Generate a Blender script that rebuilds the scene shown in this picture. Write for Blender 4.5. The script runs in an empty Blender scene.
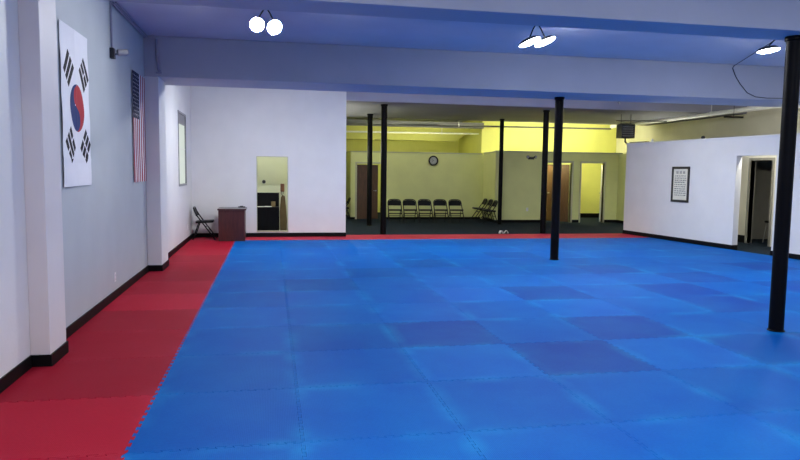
import bpy, bmesh, math, random
from mathutils import Vector, Matrix, Euler
random.seed(7)
PI = math.pi
scn = bpy.context.scene
COL = scn.collection

# ------------------------------------------------------------------ materials
MATS = {}
def nt(name):
    m = bpy.data.materials.new(name); m.use_nodes = True
    n = m.node_tree; b = n.nodes['Principled BSDF']
    MATS[name] = m
    return m, n, b
def add(n, t, **k):
    o = n.nodes.new(t)
    for a, v in k.items(): setattr(o, a, v)
    return o
def noise_bump(n, b, scale, strength, dist=0.01, detail=4, coord='Object'):
    tc = add(n, 'ShaderNodeTexCoord'); no = add(n, 'ShaderNodeTexNoise')
    no.inputs['Scale'].default_value = scale; no.inputs['Detail'].default_value = detail
    n.links.new(tc.outputs[coord], no.inputs['Vector'])
    bp = add(n, 'ShaderNodeBump'); bp.inputs['Strength'].default_value = strength; bp.inputs['Distance'].default_value = dist
    n.links.new(no.outputs['Fac'], bp.inputs['Height']); n.links.new(bp.outputs['Normal'], b.inputs['Normal'])
    return tc, no
def mat(name, col, rough=.6, metal=0., spec=.5, vary=.05, nscale=6., bump=0., bscale=60.):
    m, n, b = nt(name)
    b.inputs['Roughness'].default_value = rough; b.inputs['Metallic'].default_value = metal
    b.inputs['Specular IOR Level'].default_value = spec
    tc = add(n, 'ShaderNodeTexCoord'); no = add(n, 'ShaderNodeTexNoise'); no.inputs['Scale'].default_value = nscale
    no.inputs['Detail'].default_value = 5
    n.links.new(tc.outputs['Object'], no.inputs['Vector'])
    cr = add(n, 'ShaderNodeValToRGB')
    cr.color_ramp.elements[0].position = .3; cr.color_ramp.elements[1].position = .7
    cr.color_ramp.elements[0].color = tuple(c*(1-vary) for c in col)+(1,)
    cr.color_ramp.elements[1].color = tuple(min(1, c*(1+vary)) for c in col)+(1,)
    n.links.new(no.outputs['Fac'], cr.inputs['Fac']); n.links.new(cr.outputs['Color'], b.inputs['Base Color'])
    if bump: noise_bump(n, b, bscale, bump)
    return m
def emit(name, col, strength):
    m, n, b = nt(name)
    b.inputs['Base Color'].default_value = (.9, .9, .9, 1)
    b.inputs['Emission Color'].default_value = col+(1,); b.inputs['Emission Strength'].default_value = strength
    return m

WALL = (.76, .76, .75)
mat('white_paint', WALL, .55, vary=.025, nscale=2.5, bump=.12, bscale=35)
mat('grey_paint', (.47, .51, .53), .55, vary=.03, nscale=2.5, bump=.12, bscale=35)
mat('ceiling_paint', (.57, .58, .64), .6, vary=.04, nscale=1.5, bump=.15, bscale=20)
mat('cream_paint', (.80, .77, .64), .6, vary=.04, nscale=2, bump=.1, bscale=25)
mat('yellow_paint', (.72, .72, .22), .6, vary=.03, nscale=2, bump=.1, bscale=25)
mat('lime_paint', (.74, .76, .34), .6, vary=.04, nscale=2, bump=.1, bscale=25)
mat('office_paint', (.78, .81, .62), .6, vary=.04, nscale=2, bump=.1, bscale=25)
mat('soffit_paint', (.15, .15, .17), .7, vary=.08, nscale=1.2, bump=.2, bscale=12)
mat('frame_grey', (.30, .29, .24), .5)
mat('soffit_face', (.34, .34, .42), .6, vary=.05, nscale=1.5)
mat('ceiling_paint_shaded', (.42, .44, .50), .6, vary=.04, nscale=1.5, bump=.15, bscale=20)  # same paint as the ceiling, with the beams' shade put into the colour
mat('pilaster_paint', (.74, .705, .69), .55, vary=.02, nscale=2.5)
mat('white_trim', (.78, .78, .76), .4, vary=.02)
mat('olive_trim', (.50, .50, .36), .45, vary=.03)
mat('rubber_base', (.004, .004, .005), .5, spec=.12, vary=.1)
mat('carpet_dark', (.012, .021, .034), .95, spec=.1, vary=.35, nscale=160, bump=.6, bscale=300)
mat('black_steel', (.003, .003, .004), .45, spec=.08, vary=.2, nscale=9, bump=.05, bscale=20)
mat('black_metal', (.005, .005, .006), .4, spec=.2, vary=.1)
mat('black_vinyl', (.006, .006, .007), .5, spec=.25, vary=.1, bump=.1, bscale=80)
mat('black_plastic', (.02, .02, .022), .4, vary=.1)
mat('cam_grey', (.38, .38, .38), .4)
mat('grey_metal', (.28, .28, .29), .4, metal=.6, vary=.08)
mat('heater_grey', (.07, .07, .065), .5, vary=.1)
mat('white_plastic', (.80, .80, .80), .4, vary=.02)
mat('galvanised', (.55, .55, .50), .35, metal=.5, vary=.08)
mat('pipe_paint', (.85, .85, .78), .4, vary=.06)
mat('dark_pipe', (.10, .10, .09), .45, vary=.15)
mat('conduit_paint', (.30, .30, .36), .5, vary=.06)
mat('flag_white', (.86, .86, .88), .8, vary=.02, nscale=5, bump=.1, bscale=8)
mat('flag_red', (.42, .022, .03), .8, vary=.05)
mat('flag_blue', (.012, .03, .14), .8, vary=.05)
mat('flag_navy', (.008, .010, .045), .8, vary=.08)
mat('flag_black', (.004, .004, .005), .8, vary=.05)
mat('paper', (.75, .74, .62), .8, vary=.03)
mat('ink', (.03, .03, .03), .7)
mat('phone_red', (.24, .10, .06), .45, vary=.1)
mat('cardboard', (.30, .22, .11), .8, vary=.1)
mat('clock_face', (.42, .44, .46), .5, vary=.03)
mat('desk_top', (.10, .085, .09), .3, vary=.1)
mat('brown_jacket', (.16, .11, .045), .8, vary=.15, bump=.3, bscale=15)
emit('lamp_glow', (.95, .965, 1.0), 330)
emit('lamp_glow_back', (.95, .965, 1.0), 400)
emit('lamp_glow_dimmer', (.95, .965, 1.0), 295)
emit('tube_glow', (1.0, .97, .55), 220)
emit('tube_glow_dim', (1.0, .97, .55), 170)
emit('tube_glow_corridor', (1.0, .96, .82), 150)
emit('window_glow', (.88, .97, .84), .62)
MATS['window_glow'].node_tree.nodes['Principled BSDF'].inputs['Base Color'].default_value = (.12, .12, .12, 1)

def wood(name, c1, c2, rough=.35, axis='Z', scale=3):
    m, n, b = nt(name)
    tc = add(n, 'ShaderNodeTexCoord'); mp = add(n, 'ShaderNodeMapping')
    s = [14, 14, 14]; s['XYZ'.index(axis)] = 1.2
    mp.inputs['Scale'].default_value = s
    no = add(n, 'ShaderNodeTexNoise'); no.inputs['Scale'].default_value = scale; no.inputs['Detail'].default_value = 8; no.inputs['Distortion'].default_value = .6
    cr = add(n, 'ShaderNodeValToRGB'); cr.color_ramp.elements[0].position = .3; cr.color_ramp.elements[1].position = .72
    cr.color_ramp.elements[0].color = c1+(1,); cr.color_ramp.elements[1].color = c2+(1,)
    L = n.links.new
    L(tc.outputs['Object'], mp.inputs['Vector']); L(mp.outputs['Vector'], no.inputs['Vector']); L(no.outputs['Fac'], cr.inputs['Fac']); L(cr.outputs['Color'], b.inputs['Base Color'])
    b.inputs['Roughness'].default_value = rough
    return m
wood('mahogany', (.035, .008, .008), (.075, .018, .016))
wood('brown_door', (.05, .022, .009), (.11, .048, .020), .5)
wood('desk_black', (.004, .004, .005), (.007, .007, .009), .5)
MATS['desk_black'].node_tree.nodes['Principled BSDF'].inputs['Specular IOR Level'].default_value = .15

def mat_foam(name):
    # EVA foam: object colour gives the tile's own tone, rubbed dusty patches and worn seams come on top
    m, n, b = nt(name); L = n.links.new
    oi = add(n, 'ShaderNodeObjectInfo'); tc = add(n, 'ShaderNodeTexCoord')
    geo = add(n, 'ShaderNodeNewGeometry')
    big = add(n, 'ShaderNodeTexNoise'); big.inputs['Scale'].default_value = .8; big.inputs['Detail'].default_value = 6; big.inputs['Roughness'].default_value = .62
    L(geo.outputs['Position'], big.inputs['Vector'])
    r1 = add(n, 'ShaderNodeMapRange'); r1.inputs['From Min'].default_value = .38; r1.inputs['From Max'].default_value = .72; r1.inputs['To Max'].default_value = .24
    L(big.outputs['Fac'], r1.inputs['Value'])
    # distance from the tile border
    sx = add(n, 'ShaderNodeSeparateXYZ'); L(tc.outputs['Object'], sx.inputs[0])
    def edge(out):
        fr = add(n, 'ShaderNodeMath', operation='PINGPONG'); fr.inputs[1].default_value = .5
        sh = add(n, 'ShaderNodeMath', operation='ADD'); sh.inputs[1].default_value = .0
        L(out, sh.inputs[0]); L(sh.outputs[0], fr.inputs[0]); return fr.outputs[0]
    mn = add(n, 'ShaderNodeMath', operation='MINIMUM'); L(edge(sx.outputs['X']), mn.inputs[0]); L(edge(sx.outputs['Y']), mn.inputs[1])
    ed = add(n, 'ShaderNodeMapRange'); ed.inputs['From Min'].default_value = .02; ed.inputs['From Max'].default_value = .11; ed.inputs['To Min'].default_value = .40; ed.inputs['To Max'].default_value = 0
    L(mn.outputs[0], ed.inputs['Value'])
    md = add(n, 'ShaderNodeTexNoise'); md.inputs['Scale'].default_value = 1.7; md.inputs['Detail'].default_value = 5
    L(geo.outputs['Position'], md.inputs['Vector'])
    r2 = add(n, 'ShaderNodeMapRange'); r2.inputs['From Min'].default_value = .45; r2.inputs['From Max'].default_value = .68
    L(md.outputs['Fac'], r2.inputs['Value'])
    mu = add(n, 'ShaderNodeMath', operation='MULTIPLY'); L(ed.outputs[0], mu.inputs[0]); L(r2.outputs[0], mu.inputs[1])
    sm = add(n, 'ShaderNodeMath', operation='ADD', use_clamp=True); L(r1.outputs[0], sm.inputs[0]); L(mu.outputs[0], sm.inputs[1])
    lt = add(n, 'ShaderNodeMixRGB', blend_type='SCREEN'); lt.inputs[2].default_value = (.01, .17, .28, 1) if 'blue' in name else (.16, .03, .04, 1)
    L(sm.outputs[0], lt.inputs[0]); L(oi.outputs['Color'], lt.inputs[1])
    fine = add(n, 'ShaderNodeTexNoise'); fine.inputs['Scale'].default_value = 55; fine.inputs['Detail'].default_value = 3
    L(tc.outputs['Object'], fine.inputs['Vector'])
    r3 = add(n, 'ShaderNodeMapRange'); r3.inputs['To Min'].default_value = .86; r3.inputs['To Max'].default_value = 1.12
    L(fine.outputs['Fac'], r3.inputs['Value'])
    mm = add(n, 'ShaderNodeVectorMath', operation='SCALE'); L(lt.outputs[0], mm.inputs[0]); L(r3.outputs[0], mm.inputs['Scale'])
    L(mm.outputs[0], b.inputs['Base Color'])
    b.inputs['Roughness'].default_value = .55; b.inputs['Specular IOR Level'].default_value = .045
    wv = add(n, 'ShaderNodeTexWave', bands_direction='X'); wv.inputs['Scale'].default_value = 28; wv.inputs['Distortion'].default_value = .4
    L(tc.outputs['Object'], wv.inputs['Vector'])
    ad = add(n, 'ShaderNodeMath', operation='ADD'); L(wv.outputs['Fac'], ad.inputs[0]); L(fine.outputs['Fac'], ad.inputs[1])
    bp = add(n, 'ShaderNodeBump'); bp.inputs['Strength'].default_value = .25; bp.inputs['Distance'].default_value = .002
    L(ad.outputs[0], bp.inputs['Height']); L(bp.outputs['Normal'], b.inputs['Normal'])
    return m
mat_foam('blue_foam'); mat_foam('red_foam')

# ------------------------------------------------------------------ mesh builder
class MB:
    def __init__(s): s.v = []; s.f = []; s.m = []; s.cur = 0; s.T = Matrix.Identity(4)
    def vv(s, p): s.v.append(tuple(s.T @ Vector(p))); return len(s.v)-1
    def face(s, idx): s.f.append(tuple(idx)); s.m.append(s.cur)
    def box(s, x0, x1, y0, y1, z0, z1):
        a = [s.vv(p) for p in ((x0,y0,z0),(x1,y0,z0),(x1,y1,z0),(x0,y1,z0),(x0,y0,z1),(x1,y0,z1),(x1,y1,z1),(x0,y1,z1))]
        for q in ((3,2,1,0),(4,5,6,7),(0,1,5,4),(1,2,6,5),(2,3,7,6),(3,0,4,7)): s.face([a[i] for i in q])
        return s
    def prism(s, poly, z0, z1):
        n = len(poly); a = [s.vv((x,y,z0)) for x,y in poly]; b = [s.vv((x,y,z1)) for x,y in poly]
        s.face(a[::-1]); s.face(b)
        for i in range(n): j = (i+1) % n; s.face((a[i], a[j], b[j], b[i]))
        return s
    def tube(s, pts, r, seg=10, closed=False):
        pts = [Vector(p) for p in pts]; n = len(pts); rings = []; up = None
        for i, p in enumerate(pts):
            if closed: t = (pts[(i+1) % n]-pts[i-1])
            else: t = pts[min(i+1, n-1)]-pts[max(i-1, 0)]
            t.normalize()
            if up is None:
                up = Vector((0,0,1)) if abs(t.z) < .9 else Vector((1,0,0))
            u = up-t*up.dot(t); u.normalize(); w = t.cross(u); up = u
            rr = r[i] if isinstance(r, (list, tuple)) else r
            rings.append([s.vv(p+u*math.cos(2*PI*k/seg)*rr+w*math.sin(2*PI*k/seg)*rr) for k in range(seg)])
        m = n if closed else n-1
        for i in range(m):
            A = rings[i]; B = rings[(i+1) % n]
            for k in range(seg): l = (k+1) % seg; s.face((A[k], A[l], B[l], B[k]))
        if not closed: s.face(rings[0][::-1]); s.face(rings[-1])
        return s
    def lathe(s, prof, seg=24, c=(0,0,0), axis='Z'):
        rings = []
        def P(r, a, h):
            x, y = r*math.cos(a), r*math.sin(a)
            p = {'Z': (x,y,h), 'Y': (x,h,y), 'X': (h,x,y)}[axis]
            return (p[0]+c[0], p[1]+c[1], p[2]+c[2])
        for r, h in prof: rings.append([s.vv(P(max(r, 1e-4), 2*PI*k/seg, h)) for k in range(seg)])
        for i in range(len(rings)-1):
            A, B = rings[i], rings[i+1]
            for k in range(seg): l = (k+1) % seg; s.face((A[k], A[l], B[l], B[k]))
        s.face(rings[0][::-1]); s.face(rings[-1])
        return s
    def build(s, name, mats, parent=None, loc=None, rot=None, bevel=0, bseg=2, world=False, smooth=False, label=None, cat=None, group=None, kind=None):
        if isinstance(mats, str): mats = [mats]
        vs = s.v
        if parent is None and loc is None:
            xs, ys, zs = zip(*vs); loc = ((min(xs)+max(xs))/2, (min(ys)+max(ys))/2, min(zs)); world = True
        off = Vector((0,0,0))
        if world: off = Vector(loc if parent is None else parent.location)
        me = bpy.data.meshes.new(name)
        me.from_pydata([tuple(Vector(v)-off) for v in vs], [], s.f)
        for m in mats: me.materials.append(MATS[m])
        me.polygons.foreach_set('material_index', s.m)
        bm = bmesh.new(); bm.from_mesh(me)
        bmesh.ops.recalc_face_normals(bm, faces=bm.faces)
        if bevel:
            ed = [e for e in bm.edges if len(e.link_faces) == 2 and e.calc_face_angle(0) > .6]
            bmesh.ops.bevel(bm, geom=ed, offset=bevel, segments=bseg, profile=.6, affect='EDGES', clamp_overlap=True)
        if smooth:
            for f in bm.faces: f.smooth = True
            for e in bm.edges:
                if len(e.link_faces) == 2 and e.calc_face_angle(0) > .7: e.smooth = False
        bm.to_mesh(me); bm.free()
        o = bpy.data.objects.new(name, me); COL.objects.link(o)
        if parent is not None: o.parent = parent
        else: o.location = loc
        if rot and parent is None: o.rotation_euler = rot
        tag(o, label, cat, group, kind)
        return o
def tag(o, label=None, cat=None, group=None, kind=None):
    if label: o['label'] = label
    if cat: o['category'] = cat
    if group: o['group'] = group
    if kind: o['kind'] = kind
    return o
def thing(name, label, cat, loc=(0,0,0), rotz=0, group=None):
    o = bpy.data.objects.new(name, None); COL.objects.link(o)
    o.empty_display_size = .1
    o.location = loc; o.rotation_euler = (0,0,rotz)
    return tag(o, label, cat, group)
def dup(root, loc, rotz, label, group=None):
    def cp(o, par):
        c = o.copy(); COL.objects.link(c); c.parent = par
        if par is not None: c.matrix_parent_inverse = o.matrix_parent_inverse.copy()
        for ch in [x for x in bpy.data.objects if x.parent == o]: cp(ch, c)
        return c
    r = cp(root, None); r.location = loc; r.rotation_euler = (0,0,rotz); r['label'] = label
    if group: r['group'] = group
    return r
def struct(name, mb, mats, bevel=0, **k): return mb.build(name, mats, kind='structure', bevel=bevel, **k)
def arc(c, r, a0, a1, n, plane='XZ'):
    out = []
    for i in range(n+1):
        a = a0+(a1-a0)*i/n; x = c[0]; y = c[1]; z = c[2]
        if plane == 'XZ': out.append((x+r*math.cos(a), y, z+r*math.sin(a)))
        elif plane == 'YZ': out.append((x, y+r*math.cos(a), z+r*math.sin(a)))
        else: out.append((x+r*math.cos(a), y+r*math.sin(a), z))
    return out

# ------------------------------------------------------------------ the room
FZ = -.02          # top of carpet / concrete; mats' top face is z = 0
CZ = 3.65          # ceiling
YN, YF = -9.0, 22.4
XR = 13.7
def holed(mb, s0, s1, n0, n1, z0, z1, holes, horizontal='X'):
    """wall running along X (or Y) with rectangular holes (s0,s1,z0,z1)"""
    def bx(a, b, c, d):
        if b-a < 1e-4 or d-c < 1e-4: return
        if horizontal == 'X': mb.box(a, b, n0, n1, c, d)
        else: mb.box(n0, n1, a, b, c, d)
    cur = s0
    for (h0, h1, hz0, hz1) in sorted(holes):
        bx(cur, h0, z0, z1); bx(h0, h1, z0, hz0); bx(h0, h1, hz1, z1); cur = h1
    bx(cur, s1, z0, z1)
    return mb

struct('floor', MB().box(-1.5, XR+.2, YN-.2, YF+.2, -.14, FZ), 'carpet_dark')
struct('ceiling', MB().box(-1.5, XR+.2, YN-.2, YF+.2, CZ, CZ+.12), 'ceiling_paint')
# left wall: near part, two pilasters, far part with an interior window
WIN = (10.2, 11.42, 1.26, 2.80)
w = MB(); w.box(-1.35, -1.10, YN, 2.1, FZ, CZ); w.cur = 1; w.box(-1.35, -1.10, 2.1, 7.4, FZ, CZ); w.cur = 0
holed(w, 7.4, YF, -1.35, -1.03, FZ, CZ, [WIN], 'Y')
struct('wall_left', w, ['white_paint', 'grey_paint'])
struct('trim_1', MB().box(-1.10, -.95, 1.86, 2.29, FZ, 3.03), 'pilaster_paint', bevel=.006)
struct('trim_2', MB().box(-1.10, -.89, 7.04, 7.70, FZ, 3.03), 'white_paint', bevel=.006)
def base_poly(name, pts, h=.095, t=.012, side=1, z=FZ):
    """thin rubber cove base that follows a wall's foot; side=+1 means it lies to the right of travel"""
    m = MB(); P = [Vector((a, b)) for a, b in pts]; off = []
    for i, p in enumerate(P):
        ns = []
        if i > 0: d = (P[i]-P[i-1]).normalized(); ns.append(Vector((d.y, -d.x)))
        if i < len(P)-1: d = (P[i+1]-P[i]).normalized(); ns.append(Vector((d.y, -d.x)))
        nn = sum(ns, Vector((0, 0)))
        nn = nn/(1+ns[0].dot(ns[1])) if len(ns) == 2 else nn
        off.append(p+nn*t*side)
    for i in range(len(P)-1):
        m.prism([tuple(P[i]), tuple(P[i+1]), tuple(off[i+1]), tuple(off[i])][::side], z, h)
    return struct(name, m, 'rubber_base')
base_poly('baseboard_left', [(-1.10, YN), (-1.10, 1.86), (-.95, 1.86), (-.95, 2.29), (-1.10, 2.29), (-1.10, 7.04), (-.89, 7.04), (-.89, 7.70), (-1.03, 7.70), (-1.03, 12.41)])
# window in the left wall
m = MB()
for a, b, c, d in ((WIN[0], WIN[0]+.045, WIN[2], WIN[3]), (WIN[1]-.045, WIN[1], WIN[2], WIN[3]), (WIN[0]+.045, WIN[1]-.045, WIN[2], WIN[2]+.045), (WIN[0]+.045, WIN[1]-.045, WIN[3]-.045, WIN[3])):
    m.box(-1.12, -1.018, a, b, c, d)
wf = struct('window_1', m, 'grey_metal', bevel=.004)
MB().box(-1.06, -1.05, WIN[0]+.04, WIN[1]-.04, WIN[2]+.04, WIN[3]-.04).build('window_pane', 'window_glow', parent=wf, world=True)
m = MB(); m.box(-1.049, -1.04, WIN[0]+.045, WIN[1]-.045, 2.03, 2.045)
m.build('glazing_bar', 'white_trim', parent=wf, world=True)
MB().box(-1.048, -1.042, WIN[0]+.05, WIN[1]-.05, 2.55, WIN[3]-.045).build('pane_reflection', 'grey_metal', parent=wf, world=True)  # grey strip painting the dark reflection across the upper pane

# beams across the room, each ends in the side walls
struct('trim_3', MB().box(-1.10, XR, 1.86, 2.30, 3.03, CZ), 'ceiling_paint_shaded', bevel=.01)
struct('trim_4', MB().box(-1.10, XR, 7.04, 8.08, 3.03, CZ), 'ceiling_paint_shaded', bevel=.01)
struct('trim_5', MB().box(-1.10, XR, -3.9, -3.4, 3.03, CZ), 'ceiling_paint_shaded', bevel=.01)
# rear soffit
struct('trim_6', MB().box(2.62, XR, 12.53, 17.3, 3.33, CZ), 'soffit_paint', bevel=.008)
m = MB(); m.box(2.62, XR, 12.41, 12.53, 3.34, CZ)
struct('trim_7', m, 'soffit_face')
# back wall, left part, with the tall opening into the office
OP = (.465, 1.215, .12, 1.945)
w = holed(MB(), -1.03, 2.62, 12.41, 12.53, FZ, CZ, [OP])
struct('wall_back', w, 'white_paint')
m = MB(); a, b, c, d = OP
m.box(a, a+.010, 12.405, 12.54, c, d); m.box(b-.010, b, 12.405, 12.54, c, d); m.box(a+.010, b-.010, 12.405, 12.54, d-.010, d); m.box(a+.010, b-.010, 12.395, 12.54, c, c+.025)
struct('trim_8', m, 'olive_trim', bevel=.002)
base_poly('baseboard_back', [(-1.018, 12.41), (2.62, 12.41), (2.62, 12.5)], h=.10)
# office behind it
struct('wall_office_side', MB().box(2.50, 2.62, 12.53, YF, FZ, CZ), 'lime_paint')
w = MB(); w.box(-1.03, 1.17, 14.0, 14.12, FZ, CZ); w.box(1.17, 1.29, 14.0, 14.9, FZ, CZ); w.box(1.17, 2.5, 14.9, 15.02, FZ, CZ)
struct('wall_office', w, 'office_paint')

# right partition (runs a few degrees off square), top at 2.45 m
A = Vector((10.36, 12.80)); Bp = Vector((11.01, 7.0)); U = (Bp-A).normalized(); V = Vector((-U.y, U.x))
RW = Matrix(((U.x, V.x, 0, A.x), (U.y, V.y, 0, A.y), (0, 0, 1, 0), (0, 0, 0, 1)))
def rwx(y): return A.x+(y-A.y)*U.x/U.y
SO0, SO1 = 3.86, 4.90
w = MB(); w.T = RW
holed(w, 0, 21.9, 0, .15, FZ, 2.44, [(SO0, SO1, FZ, 2.06)])
struct('wall_right', w, 'white_paint')
w = MB(); w.T = RW; w.box(-.01, 21.9, -.012, .165, 2.44, 2.475)
struct('trim_9', w, 'white_trim', bevel=.004)
def rwp(s, n): p = RW @ Vector((s, n, 0)); return (p.x, p.y)
base_poly('baseboard_right', [rwp(0, .15), rwp(0, 0), rwp(SO0, 0), rwp(SO0, .15)], h=.10)
m = MB(); base_poly('baseboard_right', [rwp(SO1, .15), rwp(SO1, 0), rwp(21.8, 0)], h=.10)
# inner corridor wall with a dark doorway
IX = 12.30
w = holed(MB(), 6.2, 12.9, IX, IX+.12, FZ, 2.44, [(9.66, 10.38, FZ, 2.0)], 'Y')
struct('wall_corridor', w, 'cream_paint')
base_poly('baseboard_corridor', [(IX, 12.9), (IX, 10.43)], side=1, h=.16)
m = MB()
for y0, y1 in ((9.60, 9.66), (10.38, 10.44)): m.box(IX-.02, IX+.14, y0, y1, FZ, 2.06)
m.box(IX-.02, IX+.14, 9.66, 10.38, 2.0, 2.06)
struct('trim_10', m, 'frame_grey', bevel=.004)
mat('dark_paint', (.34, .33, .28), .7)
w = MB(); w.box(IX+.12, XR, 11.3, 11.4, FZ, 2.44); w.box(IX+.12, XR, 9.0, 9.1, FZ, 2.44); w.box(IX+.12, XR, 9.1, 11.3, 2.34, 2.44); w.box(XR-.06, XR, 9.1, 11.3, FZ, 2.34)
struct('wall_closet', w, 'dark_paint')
# outer right wall, rear walls
struct('wall_outer', MB().box(XR, XR+.2, YN, 19.4, FZ, CZ), 'cream_paint')
struct('wall_rear', MB().box(8.36, XR+.2, 19.42, 19.6, FZ, CZ), 'yellow_paint')
struct('wall_rear_side', MB().box(8.36, 8.48, 19.6, YF, FZ, CZ), 'yellow_paint')
struct('wall_far', MB().box(2.5, 8.48, YF, YF+.15, FZ, CZ), 'yellow_paint')
struct('wall_front', MB().box(-1.35, XR+.2, YN-.2, YN, FZ, CZ), 'white_paint')
# partition A (clock wall) with a brown door standing ajar
w = holed(MB(), 3.46, 8.36, 18.60, 18.70, FZ, 2.27, [(3.68, 4.52, FZ, 1.88)])
w.box(3.46, 3.56, 18.70, 21.3, FZ, 2.27)
w.box(2.62, 3.46, 21.2, 21.3, FZ, 2.27)
struct('wall_clock', w, 'lime_paint')
m = MB(); m.box(3.44, 8.12, 18.58, 18.72, 2.27, 2.305); m.box(3.44, 3.58, 18.72, 21.3, 2.27, 2.305)
struct('trim_11', m, 'olive_trim', bevel=.004)
m = MB()
m.box(3.62, 3.68, 18.575, 18.71, FZ, 1.94); m.box(4.52, 4.57, 18.575, 18.71, FZ, 1.94); m.box(3.68, 4.52, 18.575, 18.71, 1.88, 1.94)
struct('trim_12', m, 'olive_trim', bevel=.004)
base_poly('baseboard_clock', [(4.57, 18.60), (8.10, 18.60)], h=.055)
base_poly('baseboard_clock', [(3.46, 21.1), (3.46, 18.60), (3.62, 18.60)], h=.055)
def door(name, hinge, width, height, ang, side=1):
    o = MB().box(0, width*side, -.02, .02, .01, height).build(name, 'brown_door', loc=(hinge[0], hinge[1], FZ), rot=(0, 0, ang), kind='structure', bevel=.003)
    h = MB()
    x = (width-.07)*side
    for s in (-1, 1):
        h.tube([(x, s*.02, .98), (x, s*.06, .98)], .011); h.tube([(x, s*.06, .98), (x-.10*side, s*.06, .98)], .009)
        h.lathe([(.026, 0), (.026, .006)], 16, (x, s*.023-.003, .98), 'Y')
    h.build('door_handle', 'grey_metal', parent=o)
    return o
door('door_1', (3.685, 18.65), .74, 1.86, math.radians(6))
# side partition B and partition C with two doorways
m = MB(); ang = math.atan2(1.6, .10); T = Matrix.Translation((8.08, 17.0, 0)) @ Matrix.Rotation(ang, 4, 'Z')
m.T = T; m.box(0, 1.60, -.10, 0, FZ, 2.30)
struct('wall_bump_side', m, 'lime_paint')
w = holed(MB(), 8.08, 12.60, 17.0, 17.12, FZ, 2.32, [(9.88, 10.78, FZ, 1.99), (11.13, 11.97, FZ, 1.99)])
w.box(12.48, 12.60, 13.0, 17.0, FZ, 2.32); w.box(10.98, 11.06, 17.12, 19.42, FZ, 2.25)
struct('wall_changing_rooms', w, 'lime_paint')
m = MB(); m.box(8.06, 12.62, 16.98, 17.14, 2.32, 2.36)
m.T = T; m.box(.1, 1.58, -.12, .02, 2.30, 2.335)
struct('trim_13', m, 'olive_trim', bevel=.004)
m = MB()
for x0, x1 in ((9.88, 10.78), (11.13, 11.97)):
    m.box(x0-.05, x0, 16.975, 17.14, FZ, 2.05); m.box(x1, x1+.05, 16.975, 17.14, FZ, 2.05); m.box(x0, x1, 16.975, 17.14, 1.99, 2.05)
struct('trim_14', m, 'olive_trim', bevel=.004)
base_poly('baseboard_bump', [(8.17, 18.5), (8.08, 17.0), (9.83, 17.0)], h=.07)
base_poly('baseboard_bump', [(10.83, 17.0), (11.08, 17.0)], h=.07)
base_poly('baseboard_bump', [(12.02, 17.0), (12.48, 17.0), (12.48, 13.0)], h=.07)
base_poly('baseboard_rear', [(8.48, 19.42), (10.98, 19.42)], h=.14)
base_poly('baseboard_rear', [(11.06, 19.42), (XR, 19.42)], h=.14)
door('door_2', (10.765, 17.16), .84, 1.96, math.radians(180-52))
d3 = door('door_3', (11.95, 17.16), .76, 1.96, math.radians(61))
d3.data.materials[0] = MATS['white_trim']
# overhead beams and duct in the deep rear bay
struct('trim_15', MB().box(2.62, 8.36, 19.2, 19.5, 3.22, 3.42), 'soffit_paint')
m = MB(); m.T = Matrix(((1,0,0,0),(0,0,1,21.0),(0,1,0,0),(0,0,0,1)))
m.prism([(2.62, 2.83), (7.85, 2.83), (8.36, 3.2), (8.36, 3.45), (2.62, 3.45)], 0, .7)
struct('trim_16', m, 'yellow_paint')

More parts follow.
